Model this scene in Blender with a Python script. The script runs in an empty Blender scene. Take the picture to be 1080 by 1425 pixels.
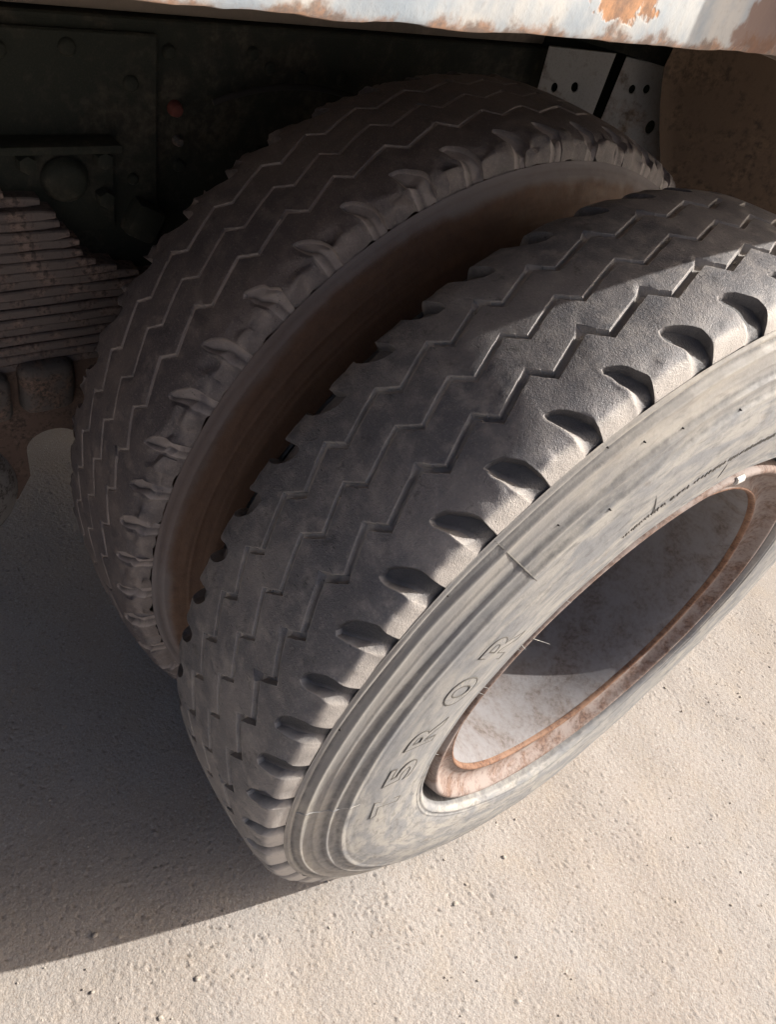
import bpy, bmesh, math, random
import numpy as np
from mathutils import Vector, Matrix

random.seed(7)
rng = np.random.default_rng(11)
scene = bpy.context.scene
col = scene.collection

# ------------------------------------------------------------------ camera
ZG = 0.027                      # ground height below the unloaded tyre's lowest point
cam_d = bpy.data.cameras.new('camera')
cam = bpy.data.objects.new('camera', cam_d)
col.objects.link(cam)
CR = ((0.569114760908765, 0.7956920878074156, 0.20732218963833884),
      (-0.6487632406984788, 0.27961403041130295, 0.7077586110500915),
      (0.5051877338516515, -0.5372988883273657, 0.6753482495483424))
m = Matrix(CR).transposed().to_4x4()
m.translation = Vector((0.3491, -0.7332, 1.2730 - ZG))
cam.matrix_world = m
cam_d.sensor_fit = 'VERTICAL'
cam_d.sensor_height = 36.0
cam_d.lens = 26.51
cam_d.clip_start = 0.02
cam_d.clip_end = 2000
scene.camera = cam

# ------------------------------------------------------------------ light
SUN = Vector((0.377, 0.754, 0.538)).normalized()
world = bpy.data.worlds.new('World')
scene.world = world
world.use_nodes = True
wn = world.node_tree.nodes
sky = wn.new('ShaderNodeTexSky')
sky.sky_type = 'NISHITA'
sky.sun_disc = False
sky.sun_elevation = math.asin(SUN.z)
sky.sun_rotation = math.atan2(SUN.x, SUN.y)
sky.air_density = 0.7
sky.dust_density = 6.0
sky.ozone_density = 0.0
bg = wn['Background']
bg.inputs['Strength'].default_value = 0.118
world.node_tree.links.new(sky.outputs[0], bg.inputs['Color'])
sun_d = bpy.data.lights.new('sun', 'SUN')
sun_d.energy = 5.0
sun_d.angle = math.radians(0.5)
sun_d.color = (1.0, 0.96, 0.90)
sun_o = bpy.data.objects.new('sun', sun_d)
col.objects.link(sun_o)
sun_o.rotation_euler = SUN.to_track_quat('Z', 'Y').to_euler()
sun_o.location = SUN * 20
scene.view_settings.view_transform = 'Standard'
scene.view_settings.look = 'None'
scene.view_settings.gamma = 1.0
scene.view_settings.use_curve_mapping = False
scene.view_settings.exposure = 0.48
scene.cycles.use_adaptive_sampling = True
scene.cycles.adaptive_threshold = 0.02
scene.cycles.max_bounces = 7
scene.cycles.diffuse_bounces = 5
scene.cycles.glossy_bounces = 2
scene.cycles.transmission_bounces = 0

# ------------------------------------------------------------------ helpers
def mk(name, verts, faces, mat=None, parent=None, smooth=None, origin=None, attrs=None):
    """one mesh object; verts in world space"""
    verts = np.asarray(verts, dtype=np.float64)
    org = np.array(origin if origin is not None else verts.mean(0))
    me = bpy.data.meshes.new(name)
    v = verts - org
    if isinstance(faces, np.ndarray):
        nf, k = faces.shape
        me.vertices.add(len(v)); me.vertices.foreach_set('co', v.ravel())
        me.loops.add(nf * k); me.loops.foreach_set('vertex_index', faces.astype(np.int32).ravel())
        me.polygons.add(nf)
        me.polygons.foreach_set('loop_start', np.arange(0, nf * k, k, dtype=np.int32))
        me.polygons.foreach_set('loop_total', np.full(nf, k, dtype=np.int32))
        me.update(calc_edges=True)
    else:
        me.from_pydata(v.tolist(), [], [list(f) for f in faces])
        me.update()
    if attrs:
        for an, av in attrs.items():
            at = me.attributes.new(an, 'FLOAT', 'POINT')
            at.data.foreach_set('value', np.asarray(av, dtype=np.float32))
    if smooth is not None:
        me.polygons.foreach_set('use_smooth', np.ones(len(me.polygons), dtype=bool))
        if smooth < 180:
            me.set_sharp_from_angle(angle=math.radians(smooth))
    if mat is not None:
        me.materials.append(mat)
    o = bpy.data.objects.new(name, me)
    col.objects.link(o)
    place(o, org, parent)
    return o

WORLD = {}
def place(o, world_loc, parent):
    world_loc = np.array(world_loc, dtype=float)
    if parent is not None:
        o.parent = parent
        o.location = world_loc - WORLD[parent.name]
    else:
        o.location = world_loc
    WORLD[o.name] = world_loc

def empty(name, loc, parent=None):
    o = bpy.data.objects.new(name, None)
    o.empty_display_size = 0.05
    col.objects.link(o)
    place(o, loc, parent)
    return o

def tag(o, label=None, cat=None, kind=None, group=None):
    if label: o['label'] = label
    if cat: o['category'] = cat
    if kind: o['kind'] = kind
    if group: o['group'] = group
    return o

def bm_obj(name, bm, mat, parent=None, smooth=35, origin=None):
    bmesh.ops.recalc_face_normals(bm, faces=bm.faces[:])
    bm.verts.index_update()
    V = [v.co[:] for v in bm.verts]
    F = [[v.index for v in f.verts] for f in bm.faces]
    bm.free()
    return mk(name, V, F, mat, parent, smooth, origin)

def box_bm(lo, hi, bevel=0.0, seg=2, bm=None):
    bm2 = bmesh.new()
    bmesh.ops.create_cube(bm2, size=1.0)
    lo, hi = Vector(lo), Vector(hi)
    for v in bm2.verts:
        v.co = Vector(((lo.x + hi.x) / 2 + v.co.x * (hi.x - lo.x), (lo.y + hi.y) / 2 + v.co.y * (hi.y - lo.y), (lo.z + hi.z) / 2 + v.co.z * (hi.z - lo.z)))
    if bevel > 0:
        bmesh.ops.bevel(bm2, geom=bm2.edges[:], offset=bevel, segments=seg, affect='EDGES', profile=0.6)
    return bm2

def cyl_bm(p0, p1, r0, r1=None, n=24, bevel=0.0):
    r1 = r0 if r1 is None else r1
    p0, p1 = Vector(p0), Vector(p1)
    d = p1 - p0
    bm2 = bmesh.new()
    bmesh.ops.create_cone(bm2, cap_ends=True, segments=n, radius1=r0, radius2=r1, depth=d.length)
    if bevel > 0:
        ed = [e for e in bm2.edges if abs(e.verts[0].co.z - e.verts[1].co.z) < 1e-6]
        bmesh.ops.bevel(bm2, geom=ed, offset=bevel, segments=2, affect='EDGES', profile=0.6)
    bmesh.ops.transform(bm2, matrix=Matrix.Translation((p0 + p1) / 2) @ d.to_track_quat('Z', 'Y').to_matrix().to_4x4(), verts=bm2.verts[:])
    return bm2

def join_bm(a, b):
    me = bpy.data.meshes.new('tmp')
    b.to_mesh(me); b.free()
    a.from_mesh(me)
    bpy.data.meshes.remove(me)
    return a

def noise_field(nx, ny, scale, seed):
    """band-limited random field with features of about `scale` cells, unit variance"""
    r = np.random.default_rng(seed)
    a = r.standard_normal((nx, ny))
    fx = np.fft.fftfreq(nx)[:, None]; fy = np.fft.rfftfreq(ny)[None, :]
    k = np.sqrt(fx * fx + fy * fy) * scale
    g = np.exp(-(k * 1.2) ** 2) * (1 - np.exp(-(k * 2.0) ** 2))
    b = np.fft.irfft2(np.fft.rfft2(a) * g, s=(nx, ny))
    return (b - b.mean()) / b.std()

# ------------------------------------------------------------------ materials
class NT:
    def __init__(self, name):
        self.m = bpy.data.materials.new(name)
        self.m.use_nodes = True
        self.t = self.m.node_tree
        self.b = self.t.nodes['Principled BSDF']
        self.tc = self.t.nodes.new('ShaderNodeTexCoord')
        self.geo = self.t.nodes.new('ShaderNodeNewGeometry')
    def n(self, typ, **kw):
        nd = self.t.nodes.new(typ)
        for k, v in kw.items():
            if hasattr(nd, k): setattr(nd, k, v)
            else: nd.inputs[k].default_value = v
        return nd
    def l(self, a, b): self.t.links.new(a, b)
    def pos(self, scale=(1, 1, 1)):
        mp = self.n('ShaderNodeMapping')
        mp.inputs['Scale'].default_value = scale
        self.l(self.tc.outputs['Object'], mp.inputs['Vector'])
        return mp.outputs[0]
    def noise(self, scale, detail=4, rough=0.6, vec=None, dist=0.0):
        nd = self.n('ShaderNodeTexNoise')
        nd.inputs['Scale'].default_value = scale
        nd.inputs['Detail'].default_value = detail
        nd.inputs['Roughness'].default_value = rough
        nd.inputs['Distortion'].default_value = dist
        self.l(vec if vec is not None else self.tc.outputs['Object'], nd.inputs['Vector'])
        return nd.outputs['Fac']
    def vor(self, scale, feature='F1', vec=None, rnd=1.0):
        nd = self.n('ShaderNodeTexVoronoi', feature=feature)
        nd.inputs['Scale'].default_value = scale
        nd.inputs['Randomness'].default_value = rnd
        self.l(vec if vec is not None else self.tc.outputs['Object'], nd.inputs['Vector'])
        return nd.outputs['Distance']
    def ramp(self, fac, a, b, lo=0.0, hi=1.0):
        mr = self.n('ShaderNodeMapRange')
        mr.interpolation_type = 'SMOOTHSTEP'
        mr.inputs['From Min'].default_value = a; mr.inputs['From Max'].default_value = b
        mr.inputs['To Min'].default_value = lo; mr.inputs['To Max'].default_value = hi
        self.l(fac, mr.inputs['Value'])
        return mr.outputs[0]
    def mix(self, fac, c1, c2, mode='MIX'):
        mx = self.n('ShaderNodeMix', data_type='RGBA', blend_type=mode)
        for i, c in ((6, c1), (7, c2)):
            if isinstance(c, tuple): mx.inputs[i].default_value = (*c, 1)
            else: self.l(c, mx.inputs[i])
        if isinstance(fac, (int, float)): mx.inputs[0].default_value = fac
        else: self.l(fac, mx.inputs[0])
        return mx.outputs[2]
    def math(self, op, a, b=0.0, clamp=False):
        nd = self.n('ShaderNodeMath', operation=op, use_clamp=clamp)
        for i, c in enumerate((a, b)):
            if isinstance(c, (int, float)): nd.inputs[i].default_value = c
            else: self.l(c, nd.inputs[i])
        return nd.outputs[0]
    def attr(self, name):
        nd = self.n('ShaderNodeAttribute', attribute_name=name)
        return nd.outputs['Fac']
    def bump(self, h, strength=0.5, dist=0.001, prev=None):
        bp = self.n('ShaderNodeBump')
        bp.inputs['Strength'].default_value = strength
        bp.inputs['Distance'].default_value = dist
        self.l(h, bp.inputs['Height'])
        if prev is not None: self.l(prev, bp.inputs['Normal'])
        return bp.outputs[0]
    def done(self, color, rough=0.8, normal=None, spec=0.3, metal=0.0):
        if isinstance(color, tuple): self.b.inputs['Base Color'].default_value = (*color, 1)
        else: self.l(color, self.b.inputs['Base Color'])
        if isinstance(rough, (int, float)): self.b.inputs['Roughness'].default_value = rough
        else: self.l(rough, self.b.inputs['Roughness'])
        self.b.inputs['Specular IOR Level'].default_value = spec
        if isinstance(metal, (int, float)): self.b.inputs['Metallic'].default_value = metal
        else: self.l(metal, self.b.inputs['Metallic'])
        if normal is not None: self.l(normal, self.b.inputs['Normal'])
        return self.m

def mat_tread(name, base, worn, dust_tone, grime_shade, dust_amt=0.35):
    k = NT(name)
    big = k.noise(9, 5, 0.6)
    mid = k.noise(60, 5, 0.65)
    fine = k.noise(430, 4, 0.75)
    spk = k.noise(1100, 2, 0.6)
    c = k.mix(k.ramp(k.math('ADD', big, k.math('MULTIPLY', k.math('SUBTRACT', mid, 0.5), 0.5)), 0.38, 0.64), base, worn)
    c = k.mix(k.math('MULTIPLY', k.ramp(mid, 0.45, 0.75), dust_amt), c, dust_tone)
    c = k.mix(k.math('MULTIPLY', k.ramp(fine, 0.52, 0.75), 0.4), c, dust_tone)
    c = k.mix(k.math('MULTIPLY', k.ramp(k.noise(38, 6, 0.8), 0.55, 0.68), 0.55), c, grime_shade)
    c = k.mix(k.math('MULTIPLY', k.ramp(fine, 0.26, 0.42, 1.0, 0.0), 0.55), c, grime_shade)
    d = k.attr('dust_tone')  # real dust, plus the painted bright edge of the shoulder notches
    c = k.mix(k.math('MULTIPLY', d, k.ramp(mid, 0.2, 0.6, 0.6, 1.0)), c, dust_tone)
    c = k.mix(k.attr('grime_shade'), c, grime_shade)  # shade of the shoulder notches, mixed in as dark colour
    # short random nicks
    mp = k.pos((60, 190, 190))
    nick = k.vor(1.0, 'F1', mp)
    nk = k.math('MULTIPLY', k.ramp(nick, 0.06, 0.16, 1.0, 0.0), k.ramp(k.noise(22, 3), 0.50, 0.58))
    c = k.mix(k.math('MULTIPLY', nk, 0.6), c, grime_shade)
    h = k.math('ADD', k.math('MULTIPLY', fine, 0.8), k.math('MULTIPLY', spk, 0.5))
    n1 = k.bump(h, 0.75, 0.0016)
    n2 = k.bump(k.math('MULTIPLY', nk, -1.0), 0.5, 0.0010, n1)
    return k.done(c, k.ramp(mid, 0.3, 0.7, 0.36, 0.56), n2, 0.6)

def mat_sidewall(name, c_blue, c_tan, c_dark, stain, c_band, b0=0.43, b1=0.475, bamt=0.45, stretch=0.12):
    k = NT(name)
    # streaks run along the circumference: use polar coordinates about the axle
    sx = k.n('ShaderNodeSeparateXYZ'); k.l(k.tc.outputs['Object'], sx.inputs[0])
    ang = k.math('ARCTAN2', sx.outputs['Y'], sx.outputs['Z'])
    rad = k.math('SQRT', k.math('ADD', k.math('MULTIPLY', sx.outputs['Y'], sx.outputs['Y']), k.math('MULTIPLY', sx.outputs['Z'], sx.outputs['Z'])))
    cb = k.n('ShaderNodeCombineXYZ')
    k.l(k.math('MULTIPLY', ang, stretch), cb.inputs[0]); k.l(rad, cb.inputs[1]); k.l(k.math('MULTIPLY', sx.outputs['X'], 0.5), cb.inputs[2])
    streak = k.noise(55, 5, 0.6, cb.outputs[0], 0.6)
    streak2 = k.noise(160, 4, 0.6, cb.outputs[0], 0.3)
    blot = k.noise(11, 5, 0.62)
    mid = k.noise(75, 5, 0.7)
    fine = k.noise(520, 3, 0.7)
    c = k.mix(k.ramp(streak, 0.38, 0.64), c_blue, c_tan)
    c = k.mix(k.math('MULTIPLY', k.ramp(blot, 0.45, 0.7), 0.2), c, c_tan)
    c = k.mix(k.math('MULTIPLY', k.ramp(mid, 0.50, 0.72), 0.28), c, c_dark)
    c = k.mix(k.math('MULTIPLY', k.ramp(streak2, 0.50, 0.72), 0.50), c, c_dark)
    c = k.mix(k.math('MULTIPLY', k.ramp(k.noise(26, 4, 0.7), 0.6, 0.75), 0.5), c, stain)
    c = k.mix(k.math('MULTIPLY', k.ramp(fine, 0.5, 0.8), 0.25), c, c_dark)
    band = k.ramp(k.math('ADD', rad, k.math('MULTIPLY', k.math('SUBTRACT', blot, 0.5), 0.03)), b0, b1)
    c = k.mix(k.math('MULTIPLY', band, bamt), c, c_band)
    c = k.mix(k.math('MULTIPLY', k.ramp(k.noise(3, 3, 0.5), 0.40, 0.66), 0.4), c, c_blue)
    d = k.attr('dust_tone')
    c = k.mix(k.math('MULTIPLY', d, k.ramp(mid, 0.3, 0.6, 0.45, 1.0)), c, c_dark)
    h = k.math('ADD', k.math('MULTIPLY', mid, 0.8), k.math('MULTIPLY', fine, 0.6))
    n1 = k.bump(h, 0.5, 0.0010)
    return k.done(c, k.ramp(mid, 0.3, 0.7, 0.58, 0.8), n1, 0.35)

def mat_rust(name, paint, rust, rust2, lo=0.45, hi=0.6, scale=9, rough=0.7, bumps=0.4, spec=0.3):
    k = NT(name)
    a = k.noise(scale, 6, 0.65, None, 0.4)
    b = k.noise(scale * 7, 5, 0.65)
    c = k.noise(scale * 45, 3, 0.7)
    rc = k.mix(k.ramp(b, 0.35, 0.65), rust, rust2)
    cc = k.mix(k.ramp(k.math('ADD', a, k.math('MULTIPLY', k.math('SUBTRACT', b, 0.5), 0.35)), lo, hi), paint, rc)
    cc = k.mix(k.math('MULTIPLY', k.ramp(c, 0.45, 0.8), 0.35), cc, rust2)
    h = k.math('ADD', k.math('MULTIPLY', b, 0.8), k.math('MULTIPLY', c, 0.4))
    return k.done(cc, rough, k.bump(h, bumps, 0.001), spec)

M = {}
M['tread'] = mat_tread('worn_tread_rubber', (0.130, 0.129, 0.142), (0.225, 0.210, 0.211), (0.50, 0.46, 0.42), (0.030, 0.030, 0.035), 0.28)
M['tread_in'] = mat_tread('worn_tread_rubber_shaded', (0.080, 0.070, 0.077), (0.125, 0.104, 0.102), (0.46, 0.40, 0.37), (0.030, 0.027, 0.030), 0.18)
M['side'] = mat_sidewall('dusty_sidewall_rubber', (0.225, 0.228, 0.235), (0.37, 0.352, 0.322), (0.085, 0.084, 0.086), (0.16, 0.125, 0.095), (0.33, 0.295, 0.25))
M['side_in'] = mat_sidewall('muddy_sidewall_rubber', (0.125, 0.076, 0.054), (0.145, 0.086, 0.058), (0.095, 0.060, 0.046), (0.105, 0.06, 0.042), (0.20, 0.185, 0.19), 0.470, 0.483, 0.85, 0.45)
M['letter'] = NT('dark_line_rubber').done((0.13, 0.123, 0.112), 0.8)  # darker rubber for the letter outlines and one seam
M['print'] = NT('moulded_print').done((0.20, 0.19, 0.175), 0.8)
M['crevice'] = NT('dark_rubber').done((0.03, 0.028, 0.027), 0.85)
M['rim'] = mat_rust('rusty_rim_steel', (0.28, 0.235, 0.215), (0.22, 0.135, 0.10), (0.115, 0.075, 0.06), 0.40, 0.66, 26)
M['rim_pale'] = mat_rust('chalky_rim_paint', (0.225, 0.22, 0.228), (0.185, 0.155, 0.14), (0.115, 0.092, 0.083), 0.34, 0.78, 22, 0.8, 0.8)
M['disc'] = mat_rust('brown_disc', (0.07, 0.055, 0.05), (0.09, 0.055, 0.042), (0.045, 0.035, 0.03), 0.45, 0.65, 14)
M['rim_edge'] = mat_rust('bare_rust', (0.25, 0.145, 0.095), (0.20, 0.095, 0.055), (0.10, 0.058, 0.042), 0.40, 0.62, 40)
M['spring'] = mat_rust('spring_steel', (0.13, 0.108, 0.102), (0.25, 0.18, 0.155), (0.06, 0.048, 0.045), 0.42, 0.60, 22, 0.8, 1.0)
M['chassis'] = mat_rust('black_green_chassis_paint', (0.018, 0.021, 0.016), (0.030, 0.026, 0.018), (0.06, 0.052, 0.04), 0.46, 0.72, 12, 0.8, 0.9)
M['iron'] = mat_rust('greasy_cast_iron', (0.085, 0.083, 0.082), (0.17, 0.115, 0.09), (0.04, 0.037, 0.036), 0.42, 0.62, 26, 0.85, 1.0)
M['iron_brown'] = mat_rust('brown_cast_iron', (0.12, 0.082, 0.066), (0.16, 0.11, 0.088), (0.055, 0.04, 0.034), 0.42, 0.62, 24, 0.85, 0.9)
M['plate'] = mat_rust('grey_guard_plate', (0.60, 0.585, 0.55), (0.50, 0.36, 0.25), (0.22, 0.17, 0.13), 0.50, 0.66, 9, 0.7)
M['flap'] = mat_rust('brown_rubber_flap', (0.13, 0.088, 0.058), (0.18, 0.12, 0.075), (0.07, 0.048, 0.034), 0.42, 0.64, 14, 0.85, 0.6)
M['plank'] = mat_rust('deck_underside', (0.20, 0.165, 0.135), (0.15, 0.12, 0.095), (0.26, 0.21, 0.17), 0.42, 0.64, 8, 0.85, 0.6)
M['red'] = NT('red_paint').done((0.11, 0.035, 0.028), 0.8)
M['white'] = NT('pale_zinc').done((0.66, 0.64, 0.60), 0.55)
M['seat'] = mat_rust('dirty_seat_iron', (0.10, 0.09, 0.085), (0.20, 0.13, 0.10), (0.045, 0.04, 0.038), 0.40, 0.62, 30, 0.85, 1.0)
M['drum'] = mat_rust('speckled_drum', (0.20, 0.19, 0.185), (0.15, 0.13, 0.12), (0.06, 0.055, 0.052), 0.5, 0.62, 40, 0.8)

def mat_rail():
    k = NT('weathered_rail_paint')
    sv = k.pos((1.0, 22.0, 5.0))
    streak = k.noise(1.6, 4, 0.6, sv)
    big = k.noise(18, 5, 0.65)
    mid = k.noise(60, 5, 0.7)
    fine = k.noise(420, 3, 0.7)
    c = k.mix(k.ramp(streak, 0.35, 0.65), (0.40, 0.45, 0.49), (0.58, 0.57, 0.54))
    c = k.mix(k.math('MULTIPLY', k.ramp(big, 0.48, 0.62), 0.7), c, (0.30, 0.36, 0.42))
    # rust creeping up from the bottom edge
    sx = k.n('ShaderNodeSeparateXYZ'); k.l(k.tc.outputs['Object'], sx.inputs[0])
    z = k.math('ADD', sx.outputs['Z'], k.math('MULTIPLY', k.math('SUBTRACT', mid, 0.5), 0.022))
    z = k.math('ADD', z, k.math('MULTIPLY', k.math('SUBTRACT', big, 0.5), 0.030))
    low = k.ramp(z, 0.0005, 0.0055, 1.0, 0.0)
    rust = k.mix(k.ramp(k.noise(150, 5, 0.7), 0.38, 0.6), (0.38, 0.20, 0.11), (0.17, 0.11, 0.08))
    c = k.mix(k.math('MULTIPLY', low, 0.85), c, rust)
    # one big flaked patch
    vd = k.n('ShaderNodeVectorMath', operation='DISTANCE')
    mp = k.n('ShaderNodeMapping'); mp.inputs['Scale'].default_value = (1, 1.0, 1.35)
    k.l(k.tc.outputs['Object'], mp.inputs['Vector'])
    k.l(mp.outputs[0], vd.inputs[0]); vd.inputs[1].default_value = (0.0, -0.497, 0.0215)
    dd = k.math('ADD', vd.outputs['Value'], k.math('MULTIPLY', k.math('SUBTRACT', k.noise(70, 4, 0.6), 0.5), 0.055))
    patch = k.ramp(dd, 0.0125, 0.0165, 1.0, 0.0)
    c = k.mix(patch, c, k.mix(k.ramp(k.noise(130, 5, 0.7), 0.36, 0.64), (0.52, 0.28, 0.15), (0.26, 0.16, 0.11)))
    vd2 = k.n('ShaderNodeVectorMath', operation='DISTANCE')
    k.l(mp.outputs[0], vd2.inputs[0]); vd2.inputs[1].default_value = (0.0, -0.405, 0.016)
    dd2 = k.math('ADD', vd2.outputs['Value'], k.math('MULTIPLY', k.math('SUBTRACT', k.noise(55, 4, 0.6), 0.5), 0.05))
    c = k.mix(k.math('MULTIPLY', k.ramp(dd2, 0.016, 0.022, 1.0, 0.0), 0.8), c, (0.21, 0.11, 0.07))
    c = k.mix(k.math('MULTIPLY', k.ramp(fine, 0.5, 0.8), 0.25), c, (0.30, 0.24, 0.2))
    h = k.math('ADD', k.math('MULTIPLY', mid, 0.7), k.math('SUBTRACT', k.math('MULTIPLY', fine, 0.3), k.math('MULTIPLY', patch, 0.7)))
    return k.done(c, 0.6, k.bump(h, 0.4, 0.0008), 0.3)
M['rail'] = mat_rail()

def mat_ground():
    k = NT('pale_rough_concrete')
    big = k.noise(2.2, 4, 0.6)
    mid = k.noise(14, 5, 0.65)
    grain = k.noise(300, 4, 0.75)
    sp = k.vor(330)
    c = k.mix(k.ramp(big, 0.35, 0.65), (0.375, 0.335, 0.30), (0.40, 0.372, 0.348))
    c = k.mix(k.math('MULTIPLY', k.ramp(mid, 0.45, 0.7), 0.45), c, (0.40, 0.345, 0.285))
    c = k.mix(k.math('MULTIPLY', k.ramp(grain, 0.50, 0.68), 0.75), c, (0.29, 0.24, 0.20))
    c = k.mix(k.math('MULTIPLY', k.ramp(grain, 0.32, 0.46, 1.0, 0.0), 0.65), c, (0.56, 0.52, 0.475))
    spot = k.math('MULTIPLY', k.ramp(k.vor(150), 0.10, 0.22, 1.0, 0.0), k.ramp(k.noise(90, 2), 0.46, 0.56))
    c = k.mix(k.math('MULTIPLY', spot, 0.55), c, (0.19, 0.15, 0.125))
    spot2 = k.math('MULTIPLY', k.ramp(k.vor(95), 0.10, 0.26, 1.0, 0.0), k.ramp(k.noise(60, 2), 0.50, 0.58))
    c = k.mix(k.math('MULTIPLY', spot2, 0.6), c, (0.55, 0.52, 0.48))
    pit = k.attr('pit')
    c = k.mix(k.math('MULTIPLY', pit, 0.55), c, (0.20, 0.165, 0.135))
    stain = k.noise(3.1, 5, 0.6, None, 0.6)
    c = k.mix(k.math('MULTIPLY', k.ramp(stain, 0.58, 0.72), 0.25), c, (0.30, 0.25, 0.21))
    h = k.math('ADD', k.math('MULTIPLY', grain, 0.8), k.math('MULTIPLY', sp, 0.5))
    h = k.math('ADD', h, k.math('MULTIPLY', k.noise(620, 3, 0.7), 0.6))
    return k.done(c, 0.9, k.bump(h, 0.8, 0.0012), 0.2)
M['ground'] = mat_ground()
M['stone'] = mat_rust('loose_stone', (0.46, 0.42, 0.36), (0.55, 0.50, 0.44), (0.30, 0.25, 0.21), 0.4, 0.6, 60, 0.9)

# ------------------------------------------------------------------ ground
def graded(lo, hi, step, far, ratio=1.35):
    core = np.arange(lo, hi + step / 2, step)
    left, right = [], []
    s, p = step, lo
    while p > -far:
        s *= ratio; p -= s; left.append(p)
    s, p = step, core[-1]
    while p < far:
        s *= ratio; p += s; right.append(p)
    return np.array(left[::-1] + core.tolist() + right), len(left), len(core)

gx, ax0, anx = graded(-1.05, 0.72, 0.0026, 400)
gy, ay0, any_ = graded(-0.90, 1.0, 0.0025, 400)
hz = np.zeros((len(gx), len(gy))); pit = np.zeros_like(hz)
f1 = noise_field(anx, any_, 2.4, 1)
f2 = noise_field(anx, any_, 4.6, 2)
f3 = noise_field(anx, any_, 16.0, 3)
f4 = noise_field(anx, any_, 60.0, 4)
h = 0.00024 * f1 + 0.00009 * f2 + 0.00012 * f3 + 0.0008 * f4
dens = np.clip(0.5 + 0.5 * f4, 0, 1.4)
deep = np.clip(-(0.5 * f2 + 1.0 * f1) - 1.9, 0, 1.3) * (0.5 + dens)
h -= 0.0009 * deep * np.clip(0.6 + 0.6 * noise_field(anx, any_, 120, 8), 0, 1.5)
h += 0.0009 * np.clip(f2 * 0.8 + f1 * 0.6 - 1.9, 0, 2)
ex = np.minimum(np.arange(anx), anx - 1 - np.arange(anx)) / 12.0
ey = np.minimum(np.arange(any_), any_ - 1 - np.arange(any_)) / 12.0
fade = np.clip(ex, 0, 1)[:, None] * np.clip(ey, 0, 1)[None, :]
hz[ax0:ax0 + anx, ay0:ay0 + any_] = h * fade
pit[ax0:ax0 + anx, ay0:ay0 + any_] = np.clip(deep * 1.2, 0, 1) * fade
X, Y = np.meshgrid(gx, gy, indexing='ij')
gv = np.stack([X.ravel(), Y.ravel(), hz.ravel()], 1)
ii = np.arange(len(gx) * len(gy)).reshape(len(gx), len(gy))
gf = np.stack([ii[:-1, :-1].ravel(), ii[1:, :-1].ravel(), ii[1:, 1:].ravel(), ii[:-1, 1:].ravel()], 1)
ground = mk('ground', gv, gf, M['ground'], None, 180, (0, 0, 0), {'pit': pit.ravel()})
tag(ground, 'pale coarse concrete ground under the parked truck, half in shade', kind='structure')

# ------------------------------------------------------------------ truck root
truck = empty('truck', (-1.1, 0.0, 0.0))
tag(truck, 'parked truck seen close at its worn twin rear wheels below a weathered pale bed rail', 'truck')

# ------------------------------------------------------------------ tyres
R = 0.527
AXZ = R - ZG
PITCH = 6.94
def crown(x):
    xs = [0, .072, .080, .087, .0930, .0975, .1010, .1040, .1062, .1082, .110]
    rs = [R, R - .73 * .072 ** 2, .5220, .5202, .5182, .5163, .5141, .5110, .5068, .5012, .4940]
    a = abs(x)
    if a <= .072: return R - .73 * a * a
    return float(np.interp(a, xs[1:], rs[1:]))

def pitch_list(measured, seed):
    r = random.Random(seed)
    ph = list(measured)
    n = int(round((360 - (ph[-1] - ph[0])) / PITCH))
    d = [r.choice((6.3, 6.9, 7.5)) for _ in range(n)]
    s = (360 - (ph[-1] - ph[0])) / sum(d)
    for q in d[:-1]:
        ph.append(ph[-1] + q * s)
    return ph

NX = [.0725, .076, .082, .090, .098, .110]
N_UP = [3.00, 2.05, 1.25, .55, .22, .30]
N_LO = [3.62, 3.78, 3.75, 3.45, 3.12, 2.95]
L_UP = [1.75, 1.60, 1.65, 2.05, 2.45, 2.55]
L_LO = [2.75, 3.65, 4.55, 5.30, 5.75, 5.70]
NF_X = [.0725, .0735, .079, .086, .094, .102, .107, .110]
NF_D = [.0035, .0060, .0080, .0092, .0100, .0105, .0098, .0060]

def tread_columns(gw, gd):
    """(x, zigzag weight, groove depth, notch side)"""
    c = []
    s = 0.04317
    sh = [.110, .1085, .107, .1055, .1042, .1030, .101, .099, .0965, .094, .0905, .087, .0835, .080, .0765, .0735]
    for x in sh: c.append((-x, 0.0, 0.0, -1))
    c.append((-.0725, 0.0, 0.0, 0))
    c.append((-.0645, 0.40, 0.0, 0))
    prev = None
    for gi in (-1, 0, 1):
        w, d = gw[gi + 1], gd[gi + 1]
        xg = gi * s
        if prev is not None:
            for t in (.25, .5, .75):
                c.append((prev + (xg - w / 2 - .0016 - prev) * t, 1.0, 0.0, 0))
        c += [(xg - w / 2 - .0016, 1, 0, 0), (xg - w / 2 - .0005, 1, .00012, 0), (xg - w / 2, 1, .0006, 0), (xg - w / 2 + .0007, 1, d, 0), (xg, 1, d * 1.05, 0),
              (xg + w / 2 - .0007, 1, d, 0), (xg + w / 2, 1, .0006, 0), (xg + w / 2 + .0005, 1, .00012, 0), (xg + w / 2 + .0016, 1, 0, 0)]
        prev = xg + w / 2 + .0016
    c.append((.0645, 0.40, 0.0, 0))
    c.append((.0725, 0.0, 0.0, 0))
    for x in sh[::-1]: c.append((x, 0.0, 0.0, 1))
    return c

ROWS = [(0, 0, 0, 0), (.05, 0, 0, 0), (.088, 0, 0, 0), (.10, 0, 0, 0), (.10, 1, 1, 0), (.17, 0, 1, 0), (.24, 0, 1, 0), (.32, 0, 1, 0), (.40, -1, 1, 0), (.40, 0, 0, 0), (.425, 0, 0, 0),
        (.46, 0, 0, 0), (.46, 1, 0, 1), (.54, 0, 0, 1), (.63, 0, 0, 1), (.72, 0, 0, 1), (.80, -1, 0, 1), (.80, 0, 0, 0), (.87, 0, 0, 0), (.94, 0, 0, 0)]

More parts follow.
